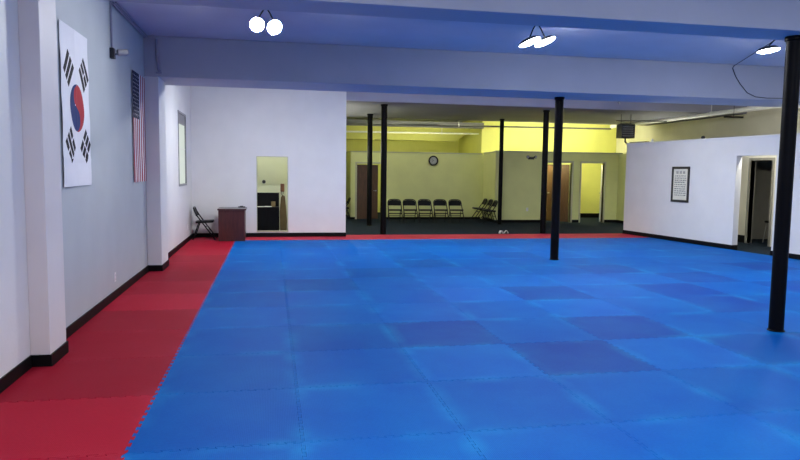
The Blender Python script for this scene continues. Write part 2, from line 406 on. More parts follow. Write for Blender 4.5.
# ------------------------------------------------------------------ foam puzzle mats
N = 20; TA = .011; TD = .007
def teeth(t_end=1.0):
    """offset profile along a mat edge of unit length, period 1, zero at the corners"""
    p = [(0., 0.)]
    for k in range(N):
        s = 1 if k % 2 == 0 else -1
        a = k/N-TD if k else .020; b = (k+1)/N+TD if k < N-1 else .980
        p += [(a, s*TA), (b, s*TA)]
    p.append((1., 0.))
    if t_end < 1:
        q = [x for x in p if x[0] < t_end-.012]; q.append((t_end, q[-1][1])); return q
    return p
def tile_mesh(name, material, w=1., d=1., left=None, right='J', bottom='J', top='J', cut=None):
    """outline in tile-local metres, corner at 0,0; sides are 'J' (jigsaw) or a list of points (walked anticlockwise)"""
    pts = [(t, s) for t, s in teeth(w)] if bottom == 'J' else list(bottom)
    if right == 'J': pts += [(w+s, t) for t, s in teeth(d)]
    else: pts += list(right)
    if top == 'J': pts += [(t, d+s) for t, s in teeth(w)][::-1]
    else: pts += list(top)
    if left is None: pts += [(s, t) for t, s in teeth(d)][::-1]
    else: pts += list(left)
    out = []
    for p in pts:
        if not out or (abs(p[0]-out[-1][0])+abs(p[1]-out[-1][1])) > 1e-5: out.append(p)
    if abs(out[0][0]-out[-1][0])+abs(out[0][1]-out[-1][1]) < 1e-5: out.pop()
    bm = bmesh.new(); n = len(out); ins = []; g = .0007
    for i in range(n):       # pull the outline in by g so that neighbours never touch
        p0, p1, p2 = Vector(out[i-1]), Vector(out[i]), Vector(out[(i+1) % n])
        d1 = (p1-p0).normalized(); d2 = (p2-p1).normalized(); n1 = Vector((-d1.y, d1.x)); n2 = Vector((-d2.y, d2.x))
        ins.append(p1+(n1+n2)*g/max(.35, 1+n1.dot(n2)))
    vs = [bm.verts.new((x, y, -.0198)) for x, y in ins]
    f = bm.faces.new(vs)
    if f.normal.z > 0 or True: bm.normal_update()
    r = bmesh.ops.extrude_face_region(bm, geom=[f])
    nv = [g for g in r['geom'] if isinstance(g, bmesh.types.BMVert)]
    bmesh.ops.translate(bm, verts=nv, vec=(0, 0, .0198))
    if cut:
        co, no = cut
        bmesh.ops.bisect_plane(bm, geom=bm.verts[:]+bm.edges[:]+bm.faces[:], plane_co=co, plane_no=no, clear_outer=True)
        bmesh.ops.holes_fill(bm, edges=[e for e in bm.edges if e.is_boundary])
    bmesh.ops.recalc_face_normals(bm, faces=bm.faces)
    te = [e for e in bm.edges if all(v.co.z > -.001 for v in e.verts) and len(e.link_faces) == 2 and e.calc_face_angle(0) > .6]
    bmesh.ops.bevel(bm, geom=te, offset=.0013, segments=1, affect='EDGES', clamp_overlap=True)
    bmesh.ops.triangulate(bm, faces=[f for f in bm.faces if len(f.verts) > 4], ngon_method='EAR_CLIP')
    me = bpy.data.meshes.new(name); bm.to_mesh(me); bm.free(); me.materials.append(MATS[material]); return me
BY = 11.65; RBY = 12.82
blue_full = tile_mesh('blue_mat', 'blue_foam'); blue_last = tile_mesh('blue_mat_short', 'blue_foam', d=BY-11)
red_full_cache = {}
ORD = ['first', 'second', 'third', 'fourth', 'fifth', 'sixth', 'seventh', 'eighth', 'ninth', 'tenth', 'eleventh', 'twelfth', 'thirteenth']
BLUE = (.0, .088, .385); RED = (.36, .008, .026)
DARK = {(2,2): .70, (1,2): .76, (4,2): .72, (3,1): .70, (5,1): .78, (4,4): .68, (6,4): .72, (6,3): .74, (1,5): .74, (5,3): .92, (0,1): .86, (0,4): .84, (7,5): .76, (8,4): .78, (3,7): .80, (0,0): .94, (2,0): .96, (6,6): .8, (1,3): .9, (6,1): .82, (6,0): .85, (7,3): .8, (7,2): .78, (2,6): .84, (5,8): .85, (9,6): .8, (4,0): .9, (0,2): .92}
PURP = {(2,2), (3,1), (4,2), (4,4), (6,3), (6,4), (7,5), (8,4), (6,6), (9,6)}
ROWS = list(range(-8, 12))
def mat_color(base, f, purple=False):
    r, g, b = base
    if purple: r += .005; g *= .84; b *= .97
    return (r*f, g*f**1.15, b*f, 1)
def rowname(r):
    if r >= 6: return '%s row from far border' % ORD[11-r]
    return '%s row up from bottom' % ORD[r+1]
for r in ROWS:
    for c in range(0, 13):
        y0, y1 = r, (BY if r == 11 else r+1)
        if c >= rwx(y0 if U.x/U.y < 0 else y1)-.03: continue
        nearx = rwx(y1)            # wall line is closer to the left at larger y
        me = blue_last if r == 11 else blue_full
        edge = False
        if c+1.02 > nearx-.02:
            edge = True
            co = Vector((A.x-c, A.y-r, 0))-Vector((V.x, V.y, 0))*.014
            me = tile_mesh('blue_mat_cut', 'blue_foam', d=(y1-y0), cut=(co, Vector((V.x, V.y, 0))))
            if len(me.vertices) < 8: continue
        o = bpy.data.objects.new('foam_mat', me); COL.objects.link(o); o.location = (c, r, 0)
        rnd = random.uniform(.93, 1.08)
        f = DARK.get((c, r), rnd)
        if f < .9: f = 1-(1-f)*.82
        o.color = mat_color(BLUE, f, (c, r) in PURP)
        if r >= -1:
            tone = 'darker blue' if f < .82 else ('mid blue' if f < .95 else 'bright blue')
            cp = '%s column right of red strip' % ORD[c] if not edge else 'cut along right wall'
            lab = '%s foam mat, %s, %s' % (tone, cp, rowname(r))
            tag(o, lab.replace('  ', ' '), 'floor mat', 'blue foam puzzle mats on the floor')
        else:
            tag(o, 'blue foam puzzle mat nearer the viewer than the bottom edge of the picture', 'floor mat', 'blue foam mats in front of the picture')
def leftline(y):
    if y < 1.845: return -1.084
    if y < 2.305: return -.934
    if y < 7.025: return -1.084
    if y < 7.715: return -.874
    return -1.014
REDTONE = {-1: 1.02, 0: 1.08, 1: .80, 2: .84, 3: .78, 4: 1.12, 5: .98, 6: .84, 7: .88, 8: .78, 9: .98, 10: 1.05, 11: 1.08}
for r in ROWS:
    y1 = BY if r == 11 else r+1
    br = [r]+[b for b in (1.845, 2.305, 7.025, 7.715) if r < b < y1]+[y1]
    lp = []
    for i in range(len(br)-1):
        x = leftline((br[i]+br[i+1])/2)
        lp += [(x+1, br[i]-r), (x+1, br[i+1]-r)]
    lp = lp[::-1]
    xb = lp[-1][0]; xt = lp[0][0]
    def fromx(x, y):
        q = [(t, y+s) for t, s in teeth(1) if t > max(x, 0)+.012]
        return [(x, q[0][1])]+q if x > .001 else [(x, y), (0, y)]+q
    bot = fromx(xb, 0); top = fromx(xt, y1-r)[::-1]
    if xb > 0: lp = [p if p[1] > 1e-6 else (p[0], bot[0][1]) for p in lp]
    if xt > 0: lp = [p if p[1] < y1-r-1e-6 else (p[0], top[-1][1]) for p in lp]
    me = tile_mesh('red_mat', 'red_foam', d=y1-r, bottom=bot, top=top, left=lp)
    o = bpy.data.objects.new('foam_mat', me); COL.objects.link(o); o.location = (-1, r, 0)
    f = REDTONE.get(r, 1.0); o.color = (RED[0]*f, RED[1]*f, RED[2]*f, 1)
    if r >= -1:
        tone = 'dull red' if f < .9 else 'bright red'
        tag(o, '%s foam puzzle mat by the left wall, %s' % (tone, rowname(r)), 'floor mat', 'red foam mats along the left wall')
    else: tag(o, 'red foam puzzle mat nearer the viewer than the bottom edge of the picture', 'floor mat', 'red foam mats in front of the picture')
for c in range(-1, 11):
    yb = 12.395; d0 = yb-BY; d1 = RBY-BY
    bot = 'J'; left = None; right = 'J'
    def side(x, d): return [(x+s, t) for t, s in teeth(1.0) if t <= d-.02]+[(x, d)] if d < 1 else [(x+s, t) for t, s in teeth(1.0)]+[(x, d)]
    if c < 2: tp = [(1, d0), (0, d0)]; rs = side(1, d0); ls = side(0, d0)[::-1]
    elif c == 2: tp = [(1, d1), (.635, d1), (.635, d0), (0, d0)]; rs = side(1, d1); ls = side(0, d0)[::-1]
    else: tp = [(1, d1), (0, d1)]; rs = side(1, d1); ls = side(0, d1)[::-1]
    if c == -1: ls = [(-.014, d0), (-.014, 0)]; tp = [(1, d0), (-.014, d0)]; bot = [(-.014, 0)]+teeth(1)[1:]
    cut = None
    if c+1.02 > rwx(RBY)-.02:
        co = Vector((A.x-c, A.y-BY, 0))-Vector((V.x, V.y, 0))*.014; cut = (co, Vector((V.x, V.y, 0)))
    me = tile_mesh('red_mat_back', 'red_foam', d=1.0, bottom=bot, right=rs, top=tp, left=ls, cut=cut)
    if len(me.vertices) < 8: continue
    o = bpy.data.objects.new('foam_mat', me); COL.objects.link(o); o.location = (c, BY, 0)
    f = random.uniform(.95, 1.1); o.color = (RED[0]*f*1.3, RED[1]*4*f, RED[2]*2.2*f, 1)
    pos = 'left corner under chair' if c == -1 else ('%s from the left corner' % ORD[c+1])
    tag(o, 'red foam mat of the far border strip, %s' % pos, 'floor mat', 'red foam mats of the far border')

# ------------------------------------------------------------------ support columns
def column(x, y, z0, z1, r, label, flare=False):
    t = thing('support_column', label, 'column', (x, y, z0), 0, 'black steel support columns')
    h = z1-z0
    MB().lathe([(r, 0.0), (r, h)], 32).build('shaft', 'black_steel', parent=t, smooth=True)
    MB().lathe([(r+.012, 0), (r+.012, .006), (r+.003, .014)], 32).build('base_ring', 'black_steel', parent=t, smooth=True)
    MB().lathe([(r+.002, h-.05), (r+.014, h-.04), (r+.014, h-.002)], 32).build('top_collar', 'black_steel', parent=t, smooth=True)
    return t
column(6.03, 2.10, .001, 3.03, .073, 'thick black steel column nearest the viewer at the right edge')
column(6.06, 7.74, .001, 3.03, .078, 'black steel column standing on the blue mats in the middle of the hall')
column(8.14, 13.15, FZ, 3.33, .078, 'black steel column just behind the far red strip, right of centre')
column(3.66, 13.0, FZ, 3.33, .078, 'black steel column just behind the far red strip near the white wall end')
column(3.72, 15.9, FZ, 3.33, .078, 'black steel column in front of the brown door')
column(8.01, 16.30, FZ, 3.33, .065, 'black steel column at the end of the three side chairs')

# ------------------------------------------------------------------ ceiling lights
def light_fixture(x, y, label, heads, group='twin head ceiling lights', glow='lamp_glow'):
    t = thing('twin_ceiling_light', label, 'ceiling light', (x, y, CZ), 0, group)
    MB().lathe([(.065, -.0), (.065, -.02), (.03, -.035)], 24).build('canopy', 'grey_metal', parent=t, smooth=True)
    for (dx, dy, dz, nx, ny, nz, ra, rb, roll) in heads:
        MB().tube([(0, 0, -.02), (dx*.5, dy*.5, -.10), (dx, dy, dz+.05), (dx, dy, dz+.02)], .009, 8).build('arm', 'black_metal', parent=t, smooth=True)
        nrm = Vector((nx, ny, nz)).normalized()
        q = (-nrm).to_track_quat('Z', 'X') if False else Vector((0,0,-1)).rotation_difference(nrm)
        T = Matrix.Translation((dx, dy, dz)) @ q.to_matrix().to_4x4() @ Matrix.Rotation(roll, 4, 'Z') @ Matrix.Diagonal((ra, rb, 1, 1))
        m = MB(); m.T = T
        m.lathe([(.35, .05), (.75, .035), (1.0, .012), (1.03, -.004), (.99, -.008)], 28)
        h = m.build('lamp_head', 'black_plastic', parent=t, smooth=True)
        m = MB(); m.T = T
        m.lathe([(.97, -.0085), (.96, -.014), (.80, -.026), (.5, -.034), (.2, -.037)], 28)
        m.build('lens', glow, parent=h, smooth=True)
    return t
def std(dx=.12, ty=-.35): return [(-dx, 0, -.24, -.12, ty, -1, .125, .10, 0), (dx, 0, -.24, .12, ty, -1, .125, .10, 0)]
light_fixture(.76, 4.7, 'twin head ceiling light, leftmost of the three lit ones',
    [(-.105, 0, -.24, -.15, -.75, -.75, .088, .105, .25), (.105, 0, -.26, .12, -.75, -.75, .090, .105, .25)])
light_fixture(4.33, 4.7, 'twin head ceiling light, middle of the three lit ones',
    [(-.12, -.04, -.28, .42, -.24, -.9, .165, .10, .15), (.13, .03, -.25, .42, -.24, -.9, .165, .10, .15)])
light_fixture(7.92, 4.5, 'twin head ceiling light behind the thick column, rightmost of the three',
    [(-.20, 0, -.25, .18, -.15, -1, .19, .10, .15), (.60, 0, -.24, .18, -.15, -1, .17, .10, .15)])
for bay, yy, txt in ((0, 9.2, 'hidden behind the second ceiling beam'), (1, -.8, 'in the bay over the viewer'), (2, -6.2, 'in the bay behind the viewer')):
    for k, xx in enumerate((1.5, 4.8, 8.3) if bay else (.9, 4.5, 8.0)):
        light_fixture(xx, yy, '%s twin head ceiling light %s' % (('left', 'middle', 'right')[k], txt), std(ty=.06 if bay == 0 else 0), 'ceiling lights out of sight', 'lamp_glow_dimmer' if bay else 'lamp_glow_back')

def tube_light(x0, x1, y, z, glow, label, axis='X', wall=1):
    L = x1-x0
    loc = ((x0+x1)/2, y, z) if axis == 'X' else (y, (x0+x1)/2, z)
    t = thing('tube_light', label, 'wall light', loc, 0 if axis == 'X' else PI/2, 'fluorescent tube lights behind the partitions')
    MB().box(-L/2, L/2, -.03, .0, -.03, .03).build('housing', 'white_plastic', parent=t, bevel=.004)
    MB().tube([(-L/2+.03, .028, 0), (L/2-.03, .028, 0)], .018, 12).build('tube', glow, parent=t, smooth=True)
    return t
tube_light(8.9, 10.4, 17.155, 2.18, 'tube_glow', 'tube light behind the partition of the first changing room')
tube_light(11.3, 12.4, 17.155, 2.18, 'tube_glow', 'tube light behind the partition of the second changing room')
tube_light(5.2, 6.6, 18.735, 2.10, 'tube_glow_dim', 'tube light behind the clock partition')
def added_fill_strip(x, y, label, glow='fill_strip_glow'):  # unseen ceiling strips added to brighten the clock wall and changing rooms
    t = thing('added_fill_strip', label, 'ceiling light', (x, y, CZ), 0, 'added unseen strip lights above the rear soffit')
    MB().box(-.62, .62, -.06, .06, -.05, 0).build('housing', 'white_plastic', parent=t, bevel=.006)
    for s in (-1, 1): MB().tube([(-.58, s*.035, -.066), (.58, s*.035, -.066)], .016, 12).build('tube', glow, parent=t, smooth=True)
emit('fill_strip_glow', (1.0, .97, .66), 60)
emit('fill_strip_glow_dim', (1.0, .97, .70), 30)
added_fill_strip(4.6, 17.8, 'added unseen strip light over the chairs, left', 'fill_strip_glow_dim'); added_fill_strip(7.0, 17.8, 'added unseen strip light over the chairs, right', 'fill_strip_glow_dim')
added_fill_strip(10.0, 18.3, 'added unseen strip light over the first changing room'); added_fill_strip(12.0, 18.3, 'added unseen strip light over the second changing room')

# ------------------------------------------------------------------ folding chairs
def folding_chair(loc, rotz, label, group=None):
    t = thing('folding_chair', label, 'chair', loc, rotz, group)
    W = .215
    # main frame: foot front -> back top, one bent tube
    f = MB(); side = [(-W, -.24, .012), (-W, -.01, .33), (-W, .155, .56), (-W+.002, .205, .65)]
    topc = [(-W+.016, .219, .69), (-W+.045, .227, .72), (-W+.09, .234, .738), (0, .238, .745), (W-.09, .234, .738), (W-.045, .227, .72), (W-.016, .219, .69)]
    f.tube(side+topc+[(-x, y, z) for x, y, z in side[::-1]], .0145, 10)
    fr = f.build('front_frame', 'black_metal', parent=t, smooth=True)
    r = MB()
    for s in (-1, 1): r.tube([(s*.192, .25, .012), (s*.192, .18, .22), (s*.192, .115, .405)], .013, 10)
    r.tube([(-.192, .18, .22), (.192, .18, .22)], .008, 8)
    rf = r.build('rear_frame', 'black_metal', parent=t, smooth=True)
    r = MB(); r.tube([(-.205, -.03, .30), (.205, -.03, .30)], .015, 8); r.build('front_stretcher', 'black_metal', parent=t, smooth=True)
    r = MB(); r.tube([(-.19, .222, .10), (.19, .222, .10)], .010, 8); r.build('rear_stretcher', 'black_metal', parent=t, smooth=True)
    # seat
    poly = []
    for cx, cy, a0 in ((.145, .12, 0), (-.145, .12, PI/2), (-.135, -.165, PI), (.135, -.165, 3*PI/2)):
        poly += [(cx+.055*math.cos(a0+k*PI/10), cy+.055*math.sin(a0+k*PI/10)) for k in range(6)]
    m = MB(); m.T = Matrix.Rotation(math.radians(-3), 4, 'X'); m.prism(poly, .385, .435)
    m.build('seat', 'black_vinyl', parent=t, bevel=.010, smooth=True)
    # curved back panel
    b = MB(); n = 12; g = []
    for i in range(n+1):
        x = -.198+.396*i/n; bow = .022*(1-(x/.198)**2)
        zt = .725-.055*(abs(x)/.198)**4; g.append((x, bow, zt))
    for i in range(n):
        (x0, b0, t0), (x1, b1, t1) = g[i], g[i+1]
        def q(x, bo, z, th): return (x, .165+(z-.55)*.36+bo+th, z)
        ids = [b.vv(q(x0, b0, .545, 0)), b.vv(q(x1, b1, .545, 0)), b.vv(q(x1, b1, t1, 0)), b.vv(q(x0, b0, t0, 0)),
               b.vv(q(x0, b0, .545, .014)), b.vv(q(x1, b1, .545, .014)), b.vv(q(x1, b1, t1, .014)), b.vv(q(x0, b0, t0, .014))]
        fs = [(0,1,2,3), (7,6,5,4), (4,5,1,0), (3,2,6,7)]
        if i == 0: fs.append((4,0,3,7))
        if i == n-1: fs.append((1,5,6,2))
        for ff in fs: b.face([ids[k] for k in ff])
    b.build('backrest', 'black_metal', parent=t, smooth=True)
    for s in (-1, 1):
        MB().lathe([(.014, 0), (.016, .02), (.013, .03)], 12, (s*W, -.24, 0)).build('foot_cap', 'black_plastic', parent=fr, smooth=True)
        MB().lathe([(.014, 0), (.016, .02), (.013, .03)], 12, (s*.192, .25, 0)).build('foot_cap', 'black_plastic', parent=rf, smooth=True)
    return t
ch = folding_chair((-.70, 11.98, .001), math.radians(90), 'black folding chair in the far left corner beside the mahogany desk')
row = ['leftmost of the row of five', 'second from left in the row of five', 'in the centre of the row of five', 'fourth from left in the row of five', 'rightmost of the row of five']
for i, x in enumerate((4.725, 5.23, 5.73, 6.25, 6.77)):
    dup(ch, (x, 17.0, FZ+.001), random.uniform(-.03, .03), 'black folding chair under the clock, %s' % row[i], 'folding chairs against the clock wall')
for i, (x, y) in enumerate(((7.86, 18.02), (7.84, 17.36), (7.78, 16.70))):
    dup(ch, (x, y, FZ+.001), math.radians(-94), 'black folding chair facing left by the side partition, %s' % ('deepest of the three', 'middle of the three', 'nearest of the three')[i], 'folding chairs along the side partition')
dup(ch, (3.17, 18.3, FZ+.001), math.radians(-90), 'black folding chair half hidden behind the white wall end')

# ------------------------------------------------------------------ mahogany desk in the corner
t = thing('desk', 'reddish brown mahogany desk standing end-on by the back wall', 'desk', (-.07, 11.80, .001))
MB().box(-.29, .29, -.35, -.325, 0, .70).build('front_panel', 'mahogany', parent=t, bevel=.003)
MB().box(-.29, -.265, -.325, .35, .0, .70).build('side_panel', 'mahogany', parent=t, bevel=.003)
MB().box(.265, .29, -.325, .35, .0, .70).build('side_panel', 'mahogany', parent=t, bevel=.003)
MB().box(-.265, .265, .325, .35, .08, .70).build('back_panel', 'mahogany', parent=t, bevel=.003)
MB().box(-.31, .325, -.37, .37, .70, .735).build('desktop', 'desk_top', parent=t, bevel=.006)
MB().box(-.305, .32, -.374, -.37, .702, .732).build('edge_band', 'mahogany', parent=t)
m = MB(); m.box(.05, .21, 12.0, 12.10, .737, .758)
m.T = Matrix.Translation((.13, 12.05, .758)) @ Matrix.Rotation(.2, 4, 'Z'); m.box(-.04, .03, -.025, .025, 0, .014)
m.build('stapler', 'black_plastic', bevel=.004, label='small black stapler lying on the mahogany desk', cat='stapler')

# ------------------------------------------------------------------ flags on the left wall
def cloth(mb, x, y0, y1, z0, z1, rip, ny=24, nz=30):
    ids = [[mb.vv((x+rip((y-y0)/(y1-y0), (z-z0)/(z1-z0)), y, z)) for y in [y0+(y1-y0)*i/ny for i in range(ny+1)]] for z in [z0+(z1-z0)*j/nz for j in range(nz+1)]]
    for j in range(nz):
        for i in range(ny): mb.face((ids[j][i], ids[j][i+1], ids[j+1][i+1], ids[j+1][i]))
    # back skin
    ib = [[mb.vv((x-.002+rip(i/ny, j/nz), y0+(y1-y0)*i/ny, z0+(z1-z0)*j/nz)) for i in range(ny+1)] for j in range(nz+1)]
    for j in range(nz):
        for i in range(ny): mb.face((ib[j][i], ib[j+1][i], ib[j+1][i+1], ib[j][i+1]))
    for j in range(nz):
        mb.face((ids[j][0], ids[j+1][0], ib[j+1][0], ib[j][0])); mb.face((ids[j][ny], ib[j][ny], ib[j+1][ny], ids[j+1][ny]))
    for i in range(ny):
        mb.face((ids[0][i], ib[0][i], ib[0][i+1], ids[0][i+1])); mb.face((ids[nz][i], ids[nz][i+1], ib[nz][i+1], ib[nz][i]))
def patch(mb, poly, x, y0, y1, z0, z1, rip, h=.0012):
    """flat polygon in (y,z), cut into strips so that it follows the ripples"""
    bm = bmesh.new(); bm.faces.new([bm.verts.new((0, a, b)) for a, b in poly])
    for k in range(1, 24):
        for co, no in (((0, y0+(y1-y0)*k/24, 0), (0, 1, 0)), ((0, 0, z0+(z1-z0)*k/24), (0, 0, 1))):
            bmesh.ops.bisect_plane(bm, geom=bm.verts[:]+bm.edges[:]+bm.faces[:], plane_co=co, plane_no=no)
    bm.verts.index_update(); base = []
    for v in bm.verts: base.append(mb.vv((x+h+rip((v.co.y-y0)/(y1-y0), (v.co.z-z0)/(z1-z0)), v.co.y, v.co.z)))
    for f in bm.faces: mb.face([base[v.index] for v in f.verts])
    bm.free()
# Taegukgi hung upright
y0, y1, z0, z1 = 2.84, 3.78, 1.43, 2.97
rip = lambda u, v: .006*math.sin(u*7+v*3)*(1-v)+.003*math.sin(v*19)+ (.004 if abs(u-.5) < .02 else 0)+(.004 if abs(v-.17) < .015 else 0)
m = MB(); cloth(m, -1.085, y0, y1, z0, z1, rip, 24, 40)
cy, cz, R = (y0+y1)/2+.03, 2.205, .235
tilt = math.radians(-33)
def taeg(which):
    # S curve through the disc, long axis vertical (flag hung upright): red on the right, blue on the left
    pts = []; n = 20
    # right half arc from bottom to top, then S back
    a = [(R*math.cos(-PI/2+PI*k/n), R*math.sin(-PI/2+PI*k/n)) for k in range(n+1)]
    s = [(-R/2*math.sin(PI*k/12)*-1, R-R/2+R/2*math.cos(PI*k/12)) for k in range(13)]
    s = [( -R/2*math.sin(PI*k/12), R/2+R/2*math.cos(PI*k/12)) for k in range(13)]+[(R/2*math.sin(PI*k/12), -R/2+R/2*math.cos(PI*k/12)) for k in range(1, 13)]
    if which == 'red': pts = a[:-1]+s[:-1]
    else:
        a2 = [(R*math.cos(PI/2+PI*k/n), R*math.sin(PI/2+PI*k/n)) for k in range(n+1)]
        pts = a2[:-1]+s[::-1][:-1]
    c, sn = math.cos(tilt*.4), math.sin(tilt*.4)
    return [(cy+p*c-q*sn, cz+p*sn+q*c) for p, q in pts]
m.cur = 1; patch(m, taeg('red'), -1.085, y0, y1, z0, z1, rip)
m.cur = 2; patch(m, taeg('blue'), -1.085, y0, y1, z0, z1, rip)
m.cur = 3
def trigram(ty, tz, ang, solid):
    L, Wd, g = .27, .066, .088
    for k in range(3):
        o = (k-1)*g
        segs = [(-L/2, L/2)] if solid[k] else [(-L/2, -.012), (.012, L/2)]
        for a, b in segs:
            q = [(a, o-Wd/2), (b, o-Wd/2), (b, o+Wd/2), (a, o+Wd/2)]
            c, s = math.cos(ang), math.sin(ang)
            patch(m, [(ty+p*c-r*s, tz+p*s+r*c) for p, r in q], -1.085, y0, y1, z0, z1, rip)
trigram(y0+.235, cz+.36, math.radians(50), (1,1,1)); trigram(y1-.19, cz+.36, math.radians(-50), (1,0,1))
trigram(y0+.25, cz-.37, math.radians(-50), (0,1,0)); trigram(y1-.17, cz-.37, math.radians(50), (0,0,0))
m.build('korean_flag', ['flag_white', 'flag_red', 'flag_blue', 'flag_black'], loc=(-1.085, (y0+y1)/2, z0), world=True,
        label='white flag with red and blue circle and four black trigrams hanging on the left wall', cat='flag')
# Stars and Stripes hung upright
y0, y1, z0, z1 = 6.06, 6.98, 1.42, 2.99
rip2 = lambda u, v: .005*math.sin(u*9+v*2)*(1-v)+.002*math.sin(v*15)
m = MB(); cloth(m, -1.086, y0, y1, z0, z1, rip2, 26, 30)
m.cur = 1
sw = (y1-y0)/13; zc = z1-.66
for k in range(0, 13, 2):
    top = zc if k < 7 else z1
    patch(m, [(y0+k*sw, z0), (y0+(k+1)*sw, z0), (y0+(k+1)*sw, top), (y0+k*sw, top)], -1.086, y0, y1, z0, z1, rip2)
m.cur = 2; patch(m, [(y0, zc), (y0+7*sw, zc), (y0+7*sw, z1), (y0, z1)], -1.086, y0, y1, z0, z1, rip2)
m.cur = 0
for i in range(11):
    for j in range(9):
        if (i+j) % 2: continue
        sy = y0+7*sw*(j+1)/10; sz = zc+.66*(i+1)/12
        st = [(sy+(.018 if k % 2 == 0 else .0072)*math.cos(k*PI/5+PI/2), sz+(.018 if k % 2 == 0 else .0072)*math.sin(k*PI/5+PI/2)) for k in range(10)]
        base = [m.vv((-1.086+.003+rip2((p-y0)/(y1-y0), (q-z0)/(z1-z0)), p, q)) for p, q in st]; m.face(base)
m.build('american_flag', ['flag_white', 'flag_red', 'flag_navy'], loc=(-1.086, (y0+y1)/2, z0), world=True,
        label='red and white striped flag with starred navy canton hanging on the left wall', cat='flag')

# ------------------------------------------------------------------ small wall things
def outlet(T, label):
    m = MB(); m.T = T
    t = thing('power_outlet', label, 'outlet', T.translation, 0, None)
    m.box(-.036, .036, -.007, 0, -.057, .057); m.build('cover_plate', 'white_plastic', parent=t, world=True, bevel=.003)
    for s in (-1, 1):
        m = MB(); m.T = T; m.box(-.016, .016, -.0095, -.007, s*.026-.016, s*.026+.016); f = m.build('socket', 'white_plastic', parent=t, world=True, bevel=.002)
        m = MB(); m.T = T
        for dx in (-.006, .006): m.box(dx-.0015, dx+.0015, -.0102, -.0094, s*.026-.006, s*.026+.007)
        m.build('slots', 'ink', parent=f)
        f.children[0].data.transform(Matrix.Translation(-Vector(t.location)))
WL = lambda x, y, z: Matrix.Translation((x, y, z)) @ Matrix.Rotation(PI/2, 4, 'Z')
outlet(WL(-1.10, 1.22, .285), 'white power outlet on the nearest part of the left wall')
outlet(WL(-1.10, 4.82, .26), 'white power outlet low on the left wall between the flags')
outlet(Matrix.Translation((9.22, 17.0, .42)), 'pale power outlet on the yellow green partition beside the doorways')
outlet(WL(-1.03, 11.55, .33), 'white power outlet below the window near the corner chair')
# security camera
t = thing('security_camera', 'grey bullet security camera on the left wall between the flags', 'camera', (-1.10, 4.88, 3.00))
MB().box(0, .05, -.05, .05, -.055, .07).build('mount_box', 'black_plastic', parent=t, bevel=.006)
MB().tube([(.05, 0, .0), (.10, .01, .01), (.12, .03, .03)], .014, 10).build('bracket', 'grey_metal', parent=t, smooth=True)
m = MB(); m.T = Matrix.Translation((.13, .03, .03)) @ Euler((math.radians(8), 0, math.radians(-60))).to_matrix().to_4x4()
m.lathe([(.034, -.06), (.04, -.05), (.04, .05), (.034, .065)], 20, axis='Y'); cb = m.build('camera_body', 'cam_grey', parent=t, smooth=True)
m2 = MB(); m2.T = m.T; m2.lathe([(.028, .064), (.026, .069)], 20, axis='Y'); m2.build('camera_lens', 'black_plastic', parent=cb, smooth=True)
MB().tube([(-1.082, 4.88, 3.07), (-1.082, 4.88, CZ-.01)], .013, 8).build('conduit', 'conduit_paint', smooth=True, label='thin vertical conduit dropping to the security camera', cat='conduit')
m = MB(); m.tube([(-1.07, 4.93, CZ-.03), (-1.07, 7.03, CZ-.03)], .018, 8); m.tube([(-1.035, 4.93, CZ-.022), (-1.035, 7.03, CZ-.022)], .010, 8)
m.build('conduit', 'conduit_paint', smooth=True, label='pair of conduits running along the top of the left wall', cat='conduit')
m = MB(); m.tube([(-.90, 7.015, CZ-.06), (-.90, 7.015, 3.36), (-.885, 7.015, 3.14), (-.86, 7.015, 3.10)], .022, 10); m.box(-.92, -.84, 7.0, 7.038, 3.075, 3.10)
m.build('conduit', 'conduit_paint', smooth=True, label='short grey conduit on the second beam above the striped flag', cat='conduit')
# cable on the second beam
m = MB(); P = [(9.85, 4.6, CZ-.01), (9.6, 5.6, CZ-.01), (9.1, 7.0, 3.62), (9.09, 7.028, 3.58), (9.16, 7.028, 3.44), (9.26, 7.028, 3.31), (9.42, 7.028, 3.15), (9.6, 7.028, 3.08), (9.85, 7.028, 3.065), (10.5, 7.028, 3.08)]
m.tube([(8.0, 4.55, CZ-.015)]+P[2:], .0065, 8)
m.build('power_cable', 'black_plastic', smooth=True, label='loose black cable looping down the beam beside the right column', cat='cable')
# wall clock
t = thing('wall_clock', 'round black wall clock above the row of folding chairs', 'clock', (6.35, 18.60, 2.02))
MB().lathe([(.170, 0), (.176, -.03), (.160, -.04), (.130, -.03), (.128, -.012)], 40, axis='Y').build('rim', 'rubber_base', parent=t, smooth=True)
fc = MB().lathe([(.130, -.010), (.130, -.014)], 40, axis='Y').build('clock_dial', 'clock_face', parent=t)
m = MB()
for k in range(12):
    a = k*PI/6; m.T = Matrix.Translation((.106*math.sin(a), -.015, .106*math.cos(a))) @ Matrix.Rotation(a, 4, 'Y'); m.box(-.004, .004, -.001, .001, -.014, .014)
m.build('hour_marks', 'ink', parent=fc)
for nm, a, L, wd in (('hour_hand', 4.1, .06, .006), ('minute_hand', 5.6, .095, .004)):
    m = MB(); m.T = Matrix.Translation((0, -.018 if nm[0] == 'h' else -.021, 0)) @ Matrix.Rotation(a, 4, 'Y'); m.box(-wd, wd, -.001, .001, -.015, L); m.build(nm, 'ink', parent=t)
